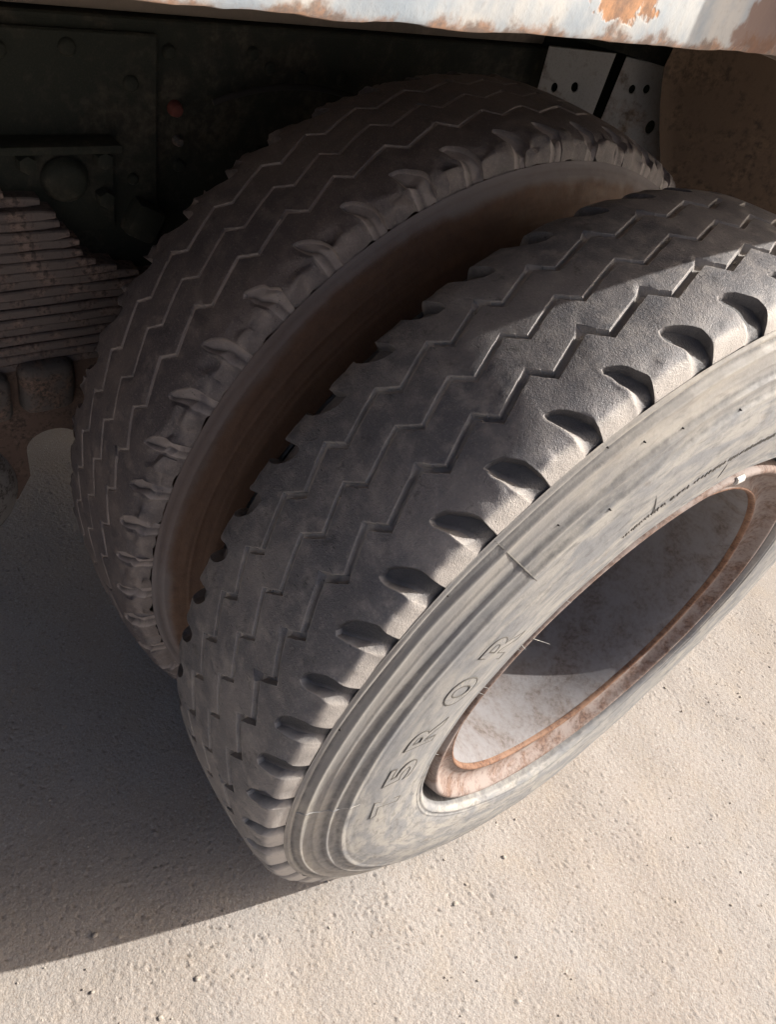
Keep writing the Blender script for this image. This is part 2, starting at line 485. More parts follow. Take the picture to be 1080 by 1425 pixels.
def make_tread(phis, gw, gd, xc, seed, tear=0.0, nd=.35, bd=(.8, .3), nw=1.0):
    cols = tread_columns(gw, gd)
    nC = len(cols)
    r = np.random.default_rng(seed)
    nP = len(phis)
    ph2 = list(phis) + [phis[0] + 360]
    V, D, Gm, row = [], [], [], 0
    A = 0.009
    FR = {.10: 0.0, .17: .25, .24: .5, .32: .75, .40: 1.0}
    for p in range(nP):
        dl = ph2[p + 1] - ph2[p]
        sc = dl / PITCH
        fillR, fillL = 0.8 + 0.35 * r.random(), 0.8 + 0.35 * r.random()
        jR, jL = r.normal(0, .10), r.normal(0, .10)
        kU, kL_, wob = r.normal(0, .14), r.normal(0, .14), r.normal(0, .12, 6)
        chip = r.random(3) < (.30, .2, .5); chs = r.uniform(.4, 1.2, 3)
        gfill = [1 - 0.5 * max(0, r.normal(0.1, .35)) for _ in range(3)]
        for (t, e, nr, nl) in ROWS:
            zig = A * (1 - 2 * t / .24) if t <= .24 else A * (-1 + 2 * (t - .24) / .76)
            for ci, (x, zw, gdep, side) in enumerate(cols):
                ax = abs(x)
                xx = x + zig * zw
                shear = 24.3 * (min(max(x, -.055), .056) - .0522)
                ident = t * dl
                if ax >= .0645 and x > 0:
                    w = 1.0 if ax >= .0725 else .5
                    qx = max(ax, .0725)
                    u = np.interp(qx, NX, np.add(N_UP, wob)) * sc + jR + kU; l = np.interp(qx, NX, np.subtract(N_LO, wob[::-1])) * sc + jR + kL_
                    l = max(l, u + .35)
                    cc_ = u * .35 + l * .65; u = cc_ + (u - cc_) * nw; l = cc_ + (l - cc_) * nw
                    val = np.interp(t, [0, .10, .40, 1], [0, u, l, dl])
                    off = ident + w * (val - ident); shear = shear * 1.0
                elif ax >= .0645 and x < 0:
                    w = 1.0 if ax >= .0725 else .5
                    qx = max(ax, .0725)
                    u = np.interp(qx, NX, L_UP) * sc + jL; l = np.interp(qx, NX, L_LO) * sc + jL
                    val = np.interp(t, [0, .46, .80, 1], [0, u, l, dl])
                    off = ident + w * (val - ident)
                    shear = shear * (1 - w)
                else:
                    off = ident
                if side == 1 and nr:
                    ramp = (.22 + .70 * np.interp(ax, [.076, .100], [0, 1])) * sc
                    off = u + .09 + FR[t] * (l - ramp - u - .09)
                else:
                    off += e * 0.09
                rr = crown(xx)
                cdrop = 0.0
                if zw == 1 and t in (.17, .24, .32):
                    for gi_ in range(3):
                        e0 = (gi_ - 1) * .04317 - gw[gi_] / 2
                        if chip[gi_] and -.0018 < x - e0 < .0002:
                            m_ = chs[gi_] * (1.0 if t == .24 else .55)
                            xx -= .0055 * m_ * (1 - (e0 - x) / .004); cdrop = .0022 * m_ * (1 if x - e0 > -.001 else .25)
                rr -= cdrop
                dust_tone = 0.0; gm = 0.0
                if cdrop > .0008: dust_tone = .5
                if ax > .099: dust_tone = (bd[0] if x > 0 else bd[1]) * min(1, (ax - .1005) / .003) if ax > .1005 else 0.0
                if gdep:
                    gi = 0 if x < -.02 else (2 if x > .02 else 1)
                    rr -= gdep * (gfill[gi] if gdep > .001 else 1.0)
                    dust_tone = (.65 if gdep > .007 else .9) if gdep > .001 else .35
                if side == 1 and t == .10 and not nr and nd < .5: gm = .7  # notch shade painted onto its upper wall
                if side == 1 and t == .40 and not nr: dust_tone = max(dust_tone, .9); rr -= .0006  # sunlit line painted along the notch's lower edge
                if side == 1 and nr:
                    rr -= np.interp(ax, NF_X, NF_D) * fillR * (1.0 if nd < .5 else .65); dust_tone = nd; gm = .85 if nd < .5 and t < .40 else 0.0; dust_tone = dust_tone if t < .40 else bd[0] * .4; gm = gm if t < .40 else (.35 if nd < .5 else 0)  # notch floor painted dark as shade, lower ramp painted lighter as if sunlit
                elif side == -1 and nl:
                    rr -= np.interp(ax, NF_X, NF_D) * fillL * 1.5; dust_tone = nd
                a = math.radians(ph2[p] + off + shear)
                V.append((xx, rr, a)); D.append(dust_tone); Gm.append(gm)
            row += 1
    V = np.array(V); nR = row
    # shallow wear: slow undulation plus torn shoulder lugs
    f = noise_field(nR, nC, 22, seed + 5).ravel() * 0.00035
    g = noise_field(nR, nC, 6, seed + 6).ravel()
    V[:, 1] += f
    sh = np.clip((np.abs(V[:, 0]) - .082) / .012, 0, 1)
    V[:, 1] += sh * g * (0.0004 + tear)
    V[:, 0] += sh * np.sign(V[:, 0]) * noise_field(nR, nC, 5, seed + 7).ravel() * (0.0002 + tear * .8) * (np.abs(V[:, 0]) < .1085)
    W = np.stack([V[:, 0] + xc, -V[:, 1] * np.sin(V[:, 2]), AXZ + V[:, 1] * np.cos(V[:, 2])], 1)
    W[:, 2] = np.maximum(W[:, 2], 0.0008)
    I = np.arange(nR * nC).reshape(nR, nC)
    J = np.roll(I, -1, 0)
    F = np.stack([I[:, :-1].ravel(), J[:, :-1].ravel(), J[:, 1:].ravel(), I[:, 1:].ravel()], 1)
    return W, F, np.array(D), np.array(Gm)

_base = [(.1098, .4943), (.1130, .4880), (.1165, .4810), (.1225, .4650), (.1275, .4520), (.1335, .4380), (.1375, .4240), (.1400, .4100), (.1412, .3950), (.1413, .3800), (.1406, .3650), (.1393, .3500), (.1378, .3390), (.1362, .3310), (.1350, .3250), (.1335, .3220), (.1300, .3195), (.1240, .3170), (.1150, .3150), (.1000, .3120)]
def _prof():
    B = np.array(_base)
    rs = np.unique(np.concatenate([np.linspace(.3120, .3400, 22), np.linspace(.3400, .4300, 26), np.linspace(.4300, .4943, 60)]))[::-1]
    x = np.interp(rs, B[::-1, 1], B[::-1, 0])
    k = np.ones(5) / 5
    xs = np.convolve(np.pad(x, 2, 'edge'), k, 'valid')
    g = np.zeros(len(rs))
    def rg(c, h, w):                                   # crest: sharp on the tread side, easing towards the rim
        d = rs - c
        return h * np.where(d > 0, np.exp(-(d / (w * .45)) ** 2), np.exp(-(np.abs(d) / (w * 1.5)) ** 1.6))
    xs += rg(.4805, .0024, .0026) + rg(.4535, .0028, .0028) + rg(.4375, .0018, .0036) + rg(.4665, .0008, .0018) + rg(.4915, .0013, .0016)
    xs -= .0011 * np.exp(-((rs - .4865) / .0012) ** 2) + .0012 * np.exp(-((rs - .4862 + .002) / .0028) ** 2)
    xs += rg(.3318, .0009, .0016) + rg(.3262, .0009, .0014) - .0009 * np.exp(-((rs - .3290) / .0012) ** 2)
    g = np.exp(-((rs - .4858) / .0020) ** 2) + .9 * np.exp(-((rs - .4568) / .0022) ** 2) + .7 * np.exp(-((rs - .4408) / .0020) ** 2) + .8 * np.exp(-((rs - .3290) / .0012) ** 2) + .5 * np.exp(-((rs - .447) / .004) ** 2) + .8 * (rs < .3195)
    return [(a, b) for a, b in zip(xs, rs)], np.clip(g, 0, 1) * .75
SIDE, SIDE_G = _prof()
def make_sidewall(sgn, xc, seed, muddy=False):
    P = np.array(SIDE); n = 420
    if muddy:
        kk = np.ones(23) / 23
        P[:, 0] = .75 * np.convolve(np.pad(P[:, 0], 11, 'edge'), kk, 'valid') + .25 * P[:, 0]
    a = np.linspace(0, 2 * np.pi, n, endpoint=False)
    wob = noise_field(n, len(P), 14, seed) * 0.00025
    if muddy: wob = wob + noise_field(n, len(P), 7, seed + 3) * 0.00008
    bul = 1 + 0.07 * np.exp(-(((a - np.pi)) / 0.55) ** 2)
    x = sgn * (P[None, :, 0] * np.where(P[None, :, 1] < .485, bul[:, None], 1 + (bul[:, None] - 1) * .3) + wob)
    r = np.repeat(P[None, :, 1], n, 0)
    A_ = np.repeat(a[:, None], len(P), 1)
    W = np.stack([x + xc, -r * np.sin(A_), AXZ + r * np.cos(A_)], 2).reshape(-1, 3)
    W[:, 2] = np.maximum(W[:, 2], 0.0008)
    I = np.arange(n * len(P)).reshape(n, len(P)); J = np.roll(I, -1, 0)
    if sgn > 0: F = np.stack([I[:, :-1].ravel(), J[:, :-1].ravel(), J[:, 1:].ravel(), I[:, 1:].ravel()], 1)
    else: F = np.stack([I[:, :-1].ravel(), I[:, 1:].ravel(), J[:, 1:].ravel(), J[:, :-1].ravel()], 1)
    dust_tone = np.repeat(SIDE_G[None, :], n, 0) * (.3 if muddy else 1)  # mask that darkens the ridge bases and the bead lip
    return W, F, dust_tone.ravel()

def lathe(name, prof, mat, parent, xc, sgn=1, n=180, smooth=40, closed=False, origin=None, wob=0.0):
    P = np.array(prof); a = np.linspace(0, 2 * np.pi, n, endpoint=False)
    x = np.repeat(P[None, :, 0] * sgn, n, 0); r = np.repeat(P[None, :, 1], n, 0)
    if wob: x = x + noise_field(n, len(P), 20, len(P)) * wob
    A_ = np.repeat(a[:, None], len(P), 1)
    W = np.stack([x + xc, -r * np.sin(A_), AXZ + r * np.cos(A_)], 2).reshape(-1, 3)
    I = np.arange(n * len(P)).reshape(n, len(P)); J = np.roll(I, -1, 0)
    if closed:
        K = np.roll(np.arange(len(P)), -1)
        F = np.stack([I.ravel(), J.ravel(), J[:, K].ravel(), I[:, K].ravel()], 1)
    else:
        F = np.stack([I[:, :-1].ravel(), J[:, :-1].ravel(), J[:, 1:].ravel(), I[:, 1:].ravel()], 1)
    return mk(name, W, F, mat, parent, smooth, origin or (xc, 0, AXZ))

def side_x(r):
    P = np.array(SIDE)
    return float(np.interp(r, P[::-1, 1], P[::-1, 0]))

def on_side(xc, r, phi_deg, lift=0.0):
    a = math.radians(phi_deg)
    return Vector((xc + side_x(r) + lift, -r * math.sin(a), AXZ + r * math.cos(a)))

OUT_PH = [3.01, 10.1, 17.63, 25.35, 31.84, 38.02, 44.34, 51.62, 57.83, 65.21, 71.45, 77.82, 84.19, 91.2]
IN_PH = [7.35, 14.14, 21.41, 28.86, 35.27, 42.65, 50.27, 57.33, 64.68, 71.02, 77.21, 83.3, 89.32]

def make_wheel(xc, phis, gw, gd, seed, mt, ms, label, tear, nd, bd):
    w = empty('wheel', (xc, 0, 0), truck)
    w['label'] = label
    org = (xc, 0, AXZ)
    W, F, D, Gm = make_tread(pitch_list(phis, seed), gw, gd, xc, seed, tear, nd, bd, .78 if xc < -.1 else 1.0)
    mk('tread', W, F, mt, w, 38, org, {'dust_tone': D, 'grime_shade': Gm})
    for sgn in (1, -1):
        W, F, D = make_sidewall(sgn, xc, seed + 20 + sgn, xc < -.1)
        mk('sidewall', W, F, ms, w, 50, org, {'dust_tone': D})
    return w

def make_rim(w, xc, sgn=1):
    # flange with rolled lip, flat side ring, rusted inner edge, barrel and dished disc
    lathe('rim_flange', [(.1000, .3105), (.1150, .3085), (.1240, .3060), (.1290, .3045), (.1312, .3030), (.1322, .3008), (.1318, .2982), (.1300, .2962), (.1265, .2945), (.1225, .2925), (.1195, .2905), (.1150, .2865), (.1120, .2800), (.1118, .2730), (.1138, .2670), (.1152, .2632)],
          M['rim'], w, xc, sgn, 240, 45)
    lathe('lock_ring', [(.1146, .2640), (.1158, .2634), (.1160, .2622), (.1152, .2604), (.1135, .2594), (.1110, .2589), (.1080, .2588)], M['rim_edge'], w, xc, sgn, 240, 60, wob=.0005)
    lathe('rim_barrel', [(.1082, .2590), (.1040, .2572), (.0960, .2545), (.0800, .2530), (.0500, .2520), (.0200, .2510), (-.0100, .2500), (-.0400, .2490), (-.0650, .2480), (-.1000, .2560), (-.125, .285), (-.130, .302), (-.118, .309)],
          M['rim_pale'], w, xc, sgn, 240, 40)
    lathe('wheel_disc', [(-.0300, .2490), (-.0330, .2400), (-.0420, .2250), (-.0600, .2050), (-.0780, .1850), (-.0860, .1700), (-.0880, .1500), (-.0880, .1150), (-.0860, .1080), (-.0820, .1050), (-.0760, .1000), (-.0700, .0940), (-.0660, .0800), (-.0650, .0400), (-.0650, .0010)],
          M['disc'], w, xc, sgn, 120, 35)

outer = make_wheel(0.0, OUT_PH, (.0072, .0054, .0084), (.0060, .0050, .0084), 3, M['tread'], M['side'],
                   'outer wheel of the pair, sunlit dusty sidewall and rusty dished rim', 0.0, .15, (.85, .3))
make_rim(outer, 0.0, 1)
for i in range(10):
    a_ = math.radians(36 * i + 12); y_, z_ = -.135 * math.sin(a_), AXZ + .135 * math.cos(a_)
    bm_ = cyl_bm((-.0885, y_, z_), (-.066, y_, z_), .0185, .0175, 6, .002)
    join_bm(bm_, cyl_bm((-.067, y_, z_), (-.050, y_, z_), .0105, .0100, 14, .001))
    bm_obj('wheel_nut', bm_, M['disc'], outer, 30)
bm_obj('hub_cap', cyl_bm((-.066, 0, AXZ), (-.012, 0, AXZ), .078, .070, 40, .008), M['disc'], outer, 35)
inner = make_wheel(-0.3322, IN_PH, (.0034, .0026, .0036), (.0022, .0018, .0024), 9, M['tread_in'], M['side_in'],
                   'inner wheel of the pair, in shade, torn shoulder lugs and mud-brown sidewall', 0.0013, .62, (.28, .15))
make_rim(inner, -0.3322, -1)

# unseen far-side twin wheels, added to block light (copies sharing meshes)
def copy_wheel(src, x):
    c = src.copy(); col.objects.link(c); c.parent = truck
    c.location = np.array([x, 0, 0]) - WORLD['truck']
    c['label'] = 'unseen wheel on the far side of the axle, added to block light'
    for ch_ in list(src.children):
        k_ = ch_.copy(); col.objects.link(k_); k_.parent = c
copy_wheel(inner, -1.72); copy_wheel(inner, -2.05)

# ---- grit caught in the zigzag grooves
_ic = bmesh.new(); bmesh.ops.create_icosphere(_ic, subdivisions=1, radius=1)
ICV = np.array([v.co[:] for v in _ic.verts]); ICF = np.array([[v.index for v in f.verts] for f in _ic.faces]); _ic.free()
def caught_grit(w, xc, phis, n, depth, seed):
    r = np.random.default_rng(seed); V, F = [], []
    for i in range(n):
        p = r.integers(0, len(phis) - 1); g = r.integers(0, 3); t = r.random(); dl = phis[p + 1] - phis[p]
        zig = .009 * (1 - 2 * t / .24) if t <= .24 else .009 * (-1 + 2 * (t - .24) / .76)
        x = (g - 1) * .04317; a = math.radians(phis[p] + t * dl + 24.3 * (x - .0522))
        rr = crown(x + zig) - depth[g] + .0006
        s_ = r.uniform(.0008, .0019)
        q = ICV * (1 + r.normal(0, .18, (len(ICV), 1))) * s_
        F.append(ICF + len(V) * len(ICV)); V.append(q + np.array([xc + x + zig + r.uniform(-.001, .001), -rr * math.sin(a), AXZ + rr * math.cos(a)]))
    o = mk('caught_grit', np.concatenate(V), np.concatenate(F), M['stone'], w, 60)
    o['kind'] = 'stuff'
caught_grit(outer, 0.0, OUT_PH, 70, (.0060, .0050, .0084), 5)

# ---- raised lettering on the outer sidewall
def arc_text(ch, phi, r0, h, wd, parent):
    """one raised letter: filled face a little proud, with a thin dark outline round it"""
    out = []
    for mode in ('face', 'edge'):
        cu = bpy.data.curves.new('txt', 'FONT'); cu.body = ch; cu.size = 1.0; cu.resolution_u = 5
        if mode == 'face': cu.extrude = 0.5; cu.offset = 0.015
        else: cu.fill_mode = 'NONE'; cu.bevel_depth = 0.014; cu.bevel_resolution = 1; cu.offset = 0.02
        to = bpy.data.objects.new('txt', cu); col.objects.link(to)
        me = bpy.data.meshes.new_from_object(to.evaluated_get(bpy.context.evaluated_depsgraph_get()))
        bpy.data.objects.remove(to); bpy.data.curves.remove(cu)
        bm = bmesh.new(); bm.from_mesh(me); bpy.data.meshes.remove(me)
        bmesh.ops.remove_doubles(bm, verts=bm.verts[:], dist=1e-5)
        if mode == 'face':
            ys = [v.co.y for v in bm.verts]; xs = [v.co.x for v in bm.verts]
            y0, y1, x0, x1 = min(ys), max(ys), min(xs), max(xs)
        k, kx = h / (y1 - y0), wd / (x1 - x0)
        for v in bm.verts:
            u = (v.co.x - (x0 + x1) / 2) * kx; vv = (v.co.y - (y0 + y1) / 2) * k
            lift = (.0005 if v.co.z > 0 else -.001) if mode == 'face' else v.co.z * .030 + .0004
            v.co = on_side(0.0, r0 + vv, phi - math.degrees(u / r0), lift)
        if mode == 'face': o = bm_obj('raised_letter', bm, M['side'], parent, 25)
        else: o = bm_obj('letter_outline', bm, M['letter'], parent, 40)
for ch, ph in zip('75R0R', (93.6, 83.75, 73.9, 64.3, 55.1)):
    arc_text(ch, ph, .3862, .038, .037, outer)
# a band of tiny moulded print near the rim (too small to read: short raised ticks)
bm = bmesh.new()
ph = 33.0
while ph > 1.0:
    if random.random() < .86:
        hh = random.uniform(.0035, .0065); ww = random.uniform(.05, .13); rr = .3765 + random.uniform(-.0008, .0008)
        sl = random.uniform(-.25, .25)
        q = [on_side(0, rr - hh / 2, ph, .0007), on_side(0, rr - hh / 2, ph + ww, .0007), on_side(0, rr + hh / 2, ph + ww + sl, .0007), on_side(0, rr + hh / 2, ph + sl, .0007)]
        b = [p - Vector((.0012, 0, 0)) for p in q]
        vs = [bm.verts.new(p) for p in q + b]
        for f in ((0, 1, 2, 3), (0, 4, 5, 1), (1, 5, 6, 2), (2, 6, 7, 3), (3, 7, 4, 0)): bm.faces.new([vs[i] for i in f])
    ph -= random.uniform(.24, .52)
o = bm_obj('small_print', bm, M['print'], outer, 20)
o['kind'] = 'stuff'

# ---- mould seams across the outer sidewall, thin ridges
def ridge(phi, ra, rb, wd, lift, name, mat):
    bm = bmesh.new(); prev = None; N = 24
    for i in range(N + 1):
        r = ra + (rb - ra) * i / N
        tl = lift * min(1, 4 * min(i, N - i) / N + .1)
        dphi = math.degrees(wd / r)
        ring = [bm.verts.new(on_side(0, r, phi - dphi, -.0006)), bm.verts.new(on_side(0, r, phi - dphi * .4, tl)), bm.verts.new(on_side(0, r, phi + dphi * .4, tl)), bm.verts.new(on_side(0, r, phi + dphi, -.0006))]
        if prev:
            for j in range(3): bm.faces.new((prev[j], prev[j + 1], ring[j + 1], ring[j]))
        prev = ring
    return bm_obj(name, bm, mat, outer, 30)
ridge(45.6, .4925, .4290, .0009, .0010, 'mould_seam', M['letter'])
ridge(89.0, .4925, .4250, .0008, .0009, 'mould_seam', M['side'])
ridge(27.5, .405, .375, .0005, .0007, 'mould_seam', M['side'])
ridge(12.0, .370, .345, .0005, .0007, 'mould_seam', M['side'])

# ---- little rubber whiskers and vent stubs
def whisker(p, d, ln, rad, mat=None):
    p = Vector(p); d = Vector(d).normalized()
    o = bm_obj('rubber_whisker', cyl_bm(p, p + d * ln, rad, rad * .35, 6), mat or M['side'], outer, 60)
    return o
for ph, r, ln in ((45.0, .3215, .008), (56.0, .3215, .009), (57.2, .3215, .006), (67.2, .3215, .008), (68.8, .3215, .009), (88.5, .3215, .005), (34.0, .3215, .006), (24.0, .3215, .006)):
    a = math.radians(ph)
    whisker(on_side(0, r, ph, -.0005), (.75, .55 * math.sin(a) + random.uniform(-.3, .3), -.55 * math.cos(a) + random.uniform(-.3, .3)), ln, .0007)
for ph, r in ((32.0, .489), (23.0, .4575), (34.4, .4375), (52.5, .487), (14.0, .44), (40.0, .46), (72.0, .487), (28.0, .47)):
    whisker(on_side(0, r, ph, -.0008), (1, 0, 0.1), .0026, .0013, M['crevice'])
# straw-like hair caught on the rim
a = math.radians(54.5)
p0 = Vector((.1325, -.303 * math.sin(a), AXZ + .303 * math.cos(a)))
bm_obj('caught_hair', cyl_bm(p0, p0 + Vector((.004, .034, -.026)), .0004, .0002, 5), M['side'], outer, 60)
# pale clip on the flange
bm = bmesh.new(); prev = None
for i in range(7):
    a = math.radians(-4.0 + i * .45)
    pr = [(.1310, .3060), (.1340, .3046), (.1352, .3010), (.1342, .2974), (.1315, .2955), (.1300, .2975), (.1290, .3040)]
    ring = [bm.verts.new((x, -r * math.sin(a), AXZ + r * math.cos(a))) for x, r in pr]
    if prev:
        for j in range(len(pr)): bm.faces.new((prev[j], prev[(j + 1) % len(pr)], ring[(j + 1) % len(pr)], ring[j]))
    else: bm.faces.new(ring)
    prev = ring
bm.faces.new(prev[::-1])
bm_obj('flange_clip', bm, M['white'], outer, 40)

# ------------------------------------------------------------------ cargo bed
ZB = 1.2288 - ZG; XB = 0.1627
bed = empty('cargo_bed', (XB, 0, ZB), truck)
bed['label'] = 'weathered pale blue bed with flaking rust along its lower rail'
# side rail: folded channel with a slightly ragged lower lip
ys = np.concatenate([np.arange(-3.2, -.8, .1), np.arange(-.8, -.25, .004), np.arange(-.25, 3.2, .1)])
rg = np.random.default_rng(4)
rag = np.convolve(rg.normal(0, 1, len(ys) + 8), np.ones(5) / 5, 'same')[4:-4] * .0007
prof = [(-.050, .0035), (-.050, .0005), (-.0030, 0.0), (-.0008, .0006), (0.0, .0025), (0.0, .012), (0.0008, .03), (0.0, .17), (-.004, .174), (-.05, .174)]
V = []; F = []
for i, y in enumerate(ys):
    for j, (dx, dz) in enumerate(prof):
        V.append((XB + dx + (rag[i] * .5 if 2 <= j <= 5 else 0), y, ZB + dz + (rag[i] if j <= 4 else 0)))
n = len(prof)
for i in range(len(ys) - 1):
    for j in range(n - 1):
        F.append((i * n + j, i * n + j + 1, (i + 1) * n + j + 1, (i + 1) * n + j))
mk('side_rail', V, F, M['rail'], bed, 30, (XB, 0, ZB))
bm = box_bm((XB + .0015, -.352, ZB + .004), (XB + .052, -.27, ZB + .30), .004)
bm_obj('stake_pocket', bm, M['rail'], bed, 30)
# deck planks seen from below
xx = XB - .052
i = 0
while xx > -2.4:
    w = .145 if i else .16
    bm_obj('deck_plank', box_bm((xx - w + .003, -3.2, ZB + .050 + (i % 3) * .002), (xx, 3.2, ZB + .085), .003, 1), M['plank'], bed, 30)
    xx -= w; i += 1
# cross bearers under the deck
for y in (-1.30, -.72, -.02, .66, 1.3):
    bm_obj('cross_bearer', box_bm((-2.3, y - .03, ZB - .045), (XB - .06, y + .03, ZB + .048), .004), M['plank'], bed, 30)

# ------------------------------------------------------------------ chassis
def zz(z): return z - ZG
XF = -.60
ch = empty('chassis_rail', (XF, 0, zz(.74)), truck)
bm = box_bm((XF - .008, -3.2, zz(.70)), (XF, 3.2, zz(1.035)), .002, 1)
join_bm(bm, box_bm((XF - .085, -3.2, zz(1.0275)), (XF + .0005, 3.2, zz(1.0355)), .002, 1))
join_bm(bm, box_bm((XF - .085, -3.2, zz(.6995)), (XF + .0005, 3.2, zz(.7075)), .002, 1))
bm_obj('web', bm, M['chassis'], ch, 30)
bm_obj('sub_frame_beam', box_bm((XF - .07, -3.2, zz(1.037)), (XF - .012, 3.2, ZB - .047), .004), M['plank'], ch, 30)
# stiffener plate edge and rivets
bm_obj('fish_plate', box_bm((XF + .001, -.62, zz(.72)), (XF + .009, -.327, zz(1.022)), .002, 1), M['chassis'], ch, 30)
def bolt(y, z, r, mat, x=XF, nm='rivet', ln=.012):
    bm = cyl_bm((x, y, zz(z)), (x + ln, y, zz(z)), r, r * .7, 14, r * .25)
    return bm_obj(nm, bm, mat, ch, 40)
for (y, z) in ((-.302, .995), (-.175, .985), (-.205, 1.0), (-.13, .99), (-.05, .985), (-.30, .86), (-.18, .88), (.05, .95), (.2, .95), (.35, .95), (-.01, .9), (-.29, .79)):
    bolt(y + random.uniform(-.01, .01), z + random.uniform(-.012, .012), random.uniform(.007, .0115), M['chassis'], ln=random.uniform(.004, .009))
for (y, z) in ((-.43, 1.005), (-.36, .97), (-.36, .86), (-.50, 1.0), (-.56, .97)):
    bolt(y, z, random.uniform(.008, .011), M['chassis'], XF + .008, ln=.006)
bolt(-.302, .941, .0105, M['red'], XF, 'painted_bolt')
bolt(-.298, .903, .007, M['iron'], XF)
# brake hose looping along the web
bm = bmesh.new()
pts = [Vector((XF + .02, -.26 + .012 * i, zz(.955 - .0002 * (i - 10) ** 2 + .02))) for i in range(22)]
for a_, b_ in zip(pts[:-1], pts[1:]): join_bm(bm, cyl_bm(a_, b_, .004, None, 8))
bm_obj('brake_hose', bm, M['crevice'], ch, 60)
far = empty('chassis_rail', (-1.45, 0, zz(.74)), truck)  # unseen far rail, put in to darken the space under the bed
bm_obj('web', box_bm((-1.458, -3.2, zz(.70)), (-1.45, 3.2, zz(1.035)), .002, 1), M['chassis'], far, 30)
for y in (-1.0, .25, 1.2):
    bm_obj('cross_member', box_bm((-1.449, y - .04, zz(.78)), (XF - .009, y + .04, zz(.98)), .006), M['chassis'], far, 30)

# ------------------------------------------------------------------ spring bracket on the rail
sb = empty('spring_bracket', (-.60, -.46, zz(.85)), truck)
bm_obj('back_plate', box_bm((XF + .0095, -.66, zz(.80)), (XF + .018, -.387, zz(.905)), .004), M['chassis'], sb, 30)
bm_obj('flange', box_bm((XF + .0095, -.66, zz(.905)), (XF + .046, -.385, zz(.9155)), .0045), M['chassis'], sb, 30)
bm_obj('boss', cyl_bm((XF + .018, -.447, zz(.868)), (XF + .034, -.447, zz(.865)), .030, .022, 32, .006), M['chassis'], sb, 40)
for y, z in ((-.402, .892), (-.402, .845), (-.49, .89)):
    bm_obj('bolt', cyl_bm((XF + .018, y, zz(z)), (XF + .034, y, zz(z)), .0115, .0105, 6, .002), M['chassis'], sb, 20)

# ------------------------------------------------------------------ leaf spring
XS = -.555
ls = empty('leaf_spring', (XS - .04, -.7, zz(.62)), truck)
ls['label'] = 'rust-brown stack of stepped spring leaves beside the inner tyre'
nL = 19
z0 = .632; LP = .0128
EZ = [.60, .66, .70, .735, .749, .761, .775, .805, .830, .847, .853, .867, .90]
EY = [.42, .30, .05, -.25, -.378, -.400, -.425, -.450, -.462, -.470, -.500, -.530, -.60]
for i in range(nL):
    th = .0122
    ye = float(np.interp(z0 + i * LP, EZ, EY)) + random.uniform(-.006, .006); yl = -1.35 + (.42 - ye) * .45
    w = .088 - random.uniform(0, .010)
    nS = 26
    V = []; F = []
    jx = random.uniform(-.004, .003)
    for k in range(nS + 1):
        y = yl + (ye - yl) * k / nS
        arch = -.030 * ((y + .62) / 1.0) ** 2 * .35
        tp = 1 - .35 * max(0, (k - nS + 1)) 
        zt = zz(z0 + i * LP + arch + random.uniform(-.0006, .0006))
        wv = .0006 * math.sin(y * 60 + i) + random.uniform(-.0006, .0006)
        hx, hh, bv = w / 2, th / 2 * tp, .0018
        for (dx, dz) in ((-hx, -hh + bv), (-hx + bv, -hh), (hx - bv, -hh), (hx, -hh + bv), (hx, hh - bv), (hx - bv, hh), (-hx + bv, hh), (-hx, hh - bv)):
            V.append((XS - .044 + jx + dx + (wv if dx > 0 else 0), y, zt + dz))
    for k in range(nS):
        for j in range(8): F.append((k * 8 + j, k * 8 + (j + 1) % 8, (k + 1) * 8 + (j + 1) % 8, (k + 1) * 8 + j))
    F.append(tuple(range(7, -1, -1))); F.append(tuple(nS * 8 + j for j in range(8)))
    mk('leaf', V, F, M['spring'], ls, 35)
# bump stop wedge past the leaf ends
bm = box_bm((XS - .08, -.372, zz(.785)), (XS - .01, -.330, zz(.832)), .010)
bmesh.ops.rotate(bm, cent=Vector((XS - .04, -.35, zz(.81))), matrix=Matrix.Rotation(math.radians(-28), 3, 'X'), verts=bm.verts[:])
bm_obj('rebound_stop', bm, M['chassis'], ls, 40)

# ------------------------------------------------------------------ axle gear
axg = empty('axle_bracket', (-.6, -.5, zz(.5)), truck)
def lump(name, lo, hi, bev, mat, amp=.004, seed=1):
    bm = box_bm(lo, hi, bev, 5)
    bmesh.ops.subdivide_edges(bm, edges=bm.edges[:], cuts=2, use_grid_fill=True)
    rr = random.Random(seed)
    ph = [rr.uniform(0, 6) for _ in range(6)]
    for v in bm.verts:
        q = v.co
        s = math.sin(q.x * 55 + ph[0]) * math.cos(q.y * 47 + ph[1]) + math.sin(q.z * 61 + ph[2]) * math.cos(q.x * 39 + ph[3])
        v.co = q + Vector((1, .4, .5)) * (s * amp * .5)
    return bm_obj(name, bm, mat, axg, 60)
lump('spring_seat', (XS - .07, -.538, zz(.560)), (XS + .015, -.464, zz(.640)), .020, M['seat'], .006, 2)
lump('seat_end', (XS - .06, -.60, zz(.560)), (XS + .02, -.548, zz(.632)), .020, M['seat'], .005, 3)
